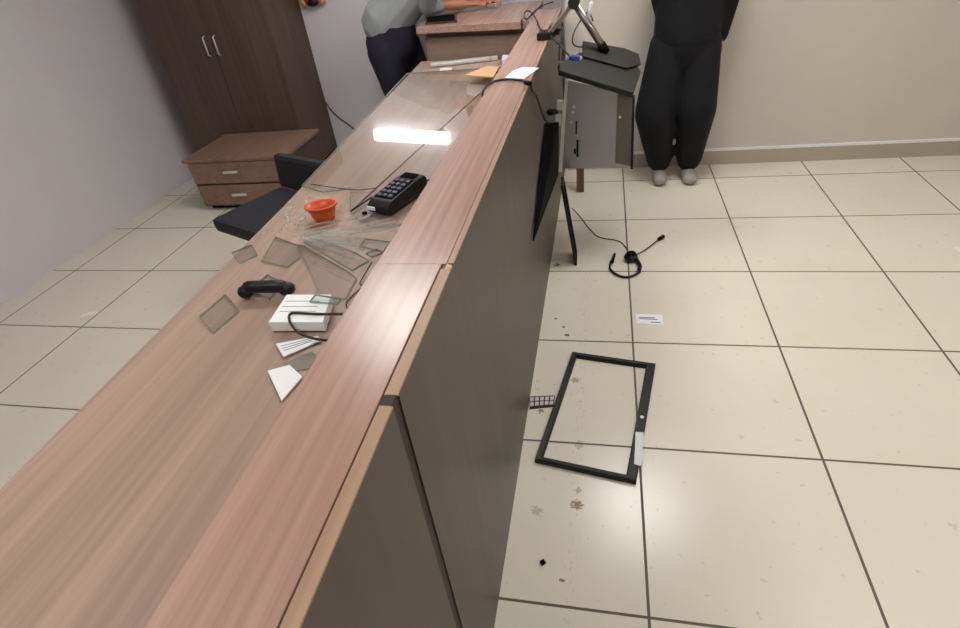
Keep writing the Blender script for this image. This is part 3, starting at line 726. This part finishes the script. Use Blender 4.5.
# man in grey shirt leaning on the return, facing along it (+x)
p1 = root('person', (-1.30, 4.2, 0), 'person in grey shirt and dark trousers leaning on the far return counter', 'person')
pel = V((-1.30, 4.25, .98)); chest = V((-.99, 4.28, 1.30)); neck_ = V((-.80, 4.29, 1.39)); hc = V((-.66, 4.29, 1.47))
kn = [V((-1.23, 4.14, .52)), V((-1.09, 4.37, .52))]; an = [V((-1.28, 4.12, .09)), V((-1.14, 4.40, .09))]
hips = [pel+V((0, -.095, -.05)), pel+V((.10, .095, -.05))]
sh = [V((-.87, 4.10, 1.345)), V((-.87, 4.48, 1.345))]
el = [V((-.93, 4.20, 1.170)), V((-.80, 4.50, 1.17))]; wr = [V((-.69, 4.29, 1.152)), V((-.56, 4.40, 1.150))]
b = MB()
b.cone(pel, chest, .12, .105, .155, .165); b.cone(chest, neck_, .10, .06, .15, .07); b.cone(neck_, hc-V((.01, 0, .05)), .055, .052)
for k in (0, 1):
    b.cone(hips[k], kn[k], .085, .058); b.cone(kn[k], an[k], .055, .038); b.cone(an[k]-V((.01, 0, .05)), an[k]+V((.15, 0, -.055)), .033, .026, .036, .038)
    b.cone(sh[k], el[k], .052, .042); b.cone(el[k], wr[k], .040, .028)
hand(b, wr[0], (.9, .28, -.05), (0, 0, 1), (.1, .9, .1), .5)
hand(b, wr[1], (.8, -.5, -.05), (0, 0, 1), (-.2, -.9, .1), .5)
head(p1, b, hc, (.93, -.1, -.28))
bo = mesh('body', b, M['skin'], p1); blend(bo, .009, 3)
t = MB()
t.cone(pel+V((.035, 0, -.05)), pel+V((.07, 0, .10)), .195, .175, .18, .17)
for k in (0, 1): t.cone(hips[k], kn[k]+V((0, 0, .0)), .125, .095, .12, .09); t.cone(kn[k], an[k]+V((0, 0, .02)), .092, .075)
o = mesh('trousers', t, M['trousers'], p1); blend(o, .014, 5)
t = MB()
t.cone(pel+V((.02, 0, .11)), chest, .175, .13, .185, .19); t.cone(chest, neck_-V((.02, 0, .04)), .12, .075, .18, .085)
t.cone(pel+V((.10, 0, .08)), pel+V((.10, 0, .16)), .085, .10, .15, .16)
for k in (0, 1):
    t.cone(sh[k], el[k], .075, .064); t.cone(el[k], el[k].lerp(wr[k], .30), .062, .054)
o = mesh('shirt', t, M['shirt'], p1); blend(o, .012, 4)
for k in (0, 1):
    mesh('shoe', MB().cone(an[k]+V((-.03, 0, -.042)), an[k]+V((.16, 0, -.05)), .046, .036, .048, .046), M['shoe'], p1)

# person in black at the right
p2 = root('person', (.75, 3.85, 0), 'person in loose black clothes standing beside the hanging monitor', 'person')
pel = V((.76, 3.84, .92)); chest = V((.77, 3.84, 1.27)); neck_ = V((.77, 3.84, 1.47)); hc = V((.77, 3.80, 1.60))
hips = [pel+V((-.09, 0, -.04)), pel+V((.09, 0, -.04))]
kn = [V((.60, 3.78, .48)), V((.86, 3.80, .48))]; an = [V((.665, 3.87, .088)), V((.86, 3.87, .088))]
sh = [V((.59, 3.84, 1.40)), V((.95, 3.84, 1.40))]; el = [V((.60, 3.86, 1.12)), V((.99, 3.86, 1.12))]; wr = [V((.665, 3.965, .90)), V((.97, 3.93, .88))]
b = MB()
b.cone(pel, chest, .10, .105, .14, .15, side=(1, 0, 0)); b.cone(chest, neck_, .09, .055, .15, .06, side=(1, 0, 0)); b.cone(neck_, hc-V((0, 0, .05)), .054, .052)
for k in (0, 1):
    b.cone(hips[k], kn[k], .08, .055); b.cone(kn[k], an[k], .052, .036); b.cone(an[k]+V((0, .02, -.048)), an[k]+V((0, -.14, -.055)), .03, .024, .034, .036, side=(1, 0, 0))
    b.cone(sh[k], el[k], .046, .038); b.cone(el[k], wr[k], .036, .026)
    hand(b, wr[k], (.05, -.35, -.9), (1 if k else -1, 0, 0), (0, -.9, .3), .5)
head(p2, b, hc, (-.25, -.95, -.15))
bo = mesh('body', b, M['skin'], p2); blend(bo, .009, 3)
t = MB()
t.cone(pel+V((0, 0, -.06)), pel+V((0, 0, .1)), .15, .14, .18, .17, side=(1, 0, 0))
for k in (0, 1): t.cone(hips[k], kn[k], .12, .125, .12, .13); t.cone(kn[k], an[k]+V((0, 0, .04)), .125, .085, .13, .09)
o = mesh('trousers', t, M['coat'], p2); blend(o, .014, 5)
t = MB()
t.cone(pel+V((0, 0, -.02)), chest, .155, .15, .195, .195, side=(1, 0, 0)); t.cone(chest, neck_-V((0, 0, .03)), .13, .075, .19, .08, side=(1, 0, 0))
for k in (0, 1): t.cone(sh[k], el[k], .07, .06); t.cone(el[k], wr[k], .058, .046)
o = mesh('jacket', t, M['coat'], p2); blend(o, .012, 4)
for k in (0, 1):
    mesh('shoe', MB().cone(an[k]+V((0, .03, -.042)), an[k]+V((0, -.15, -.05)), .044, .034, .046, .046, side=(1, 0, 0)), M['shoe_grey'], p2)
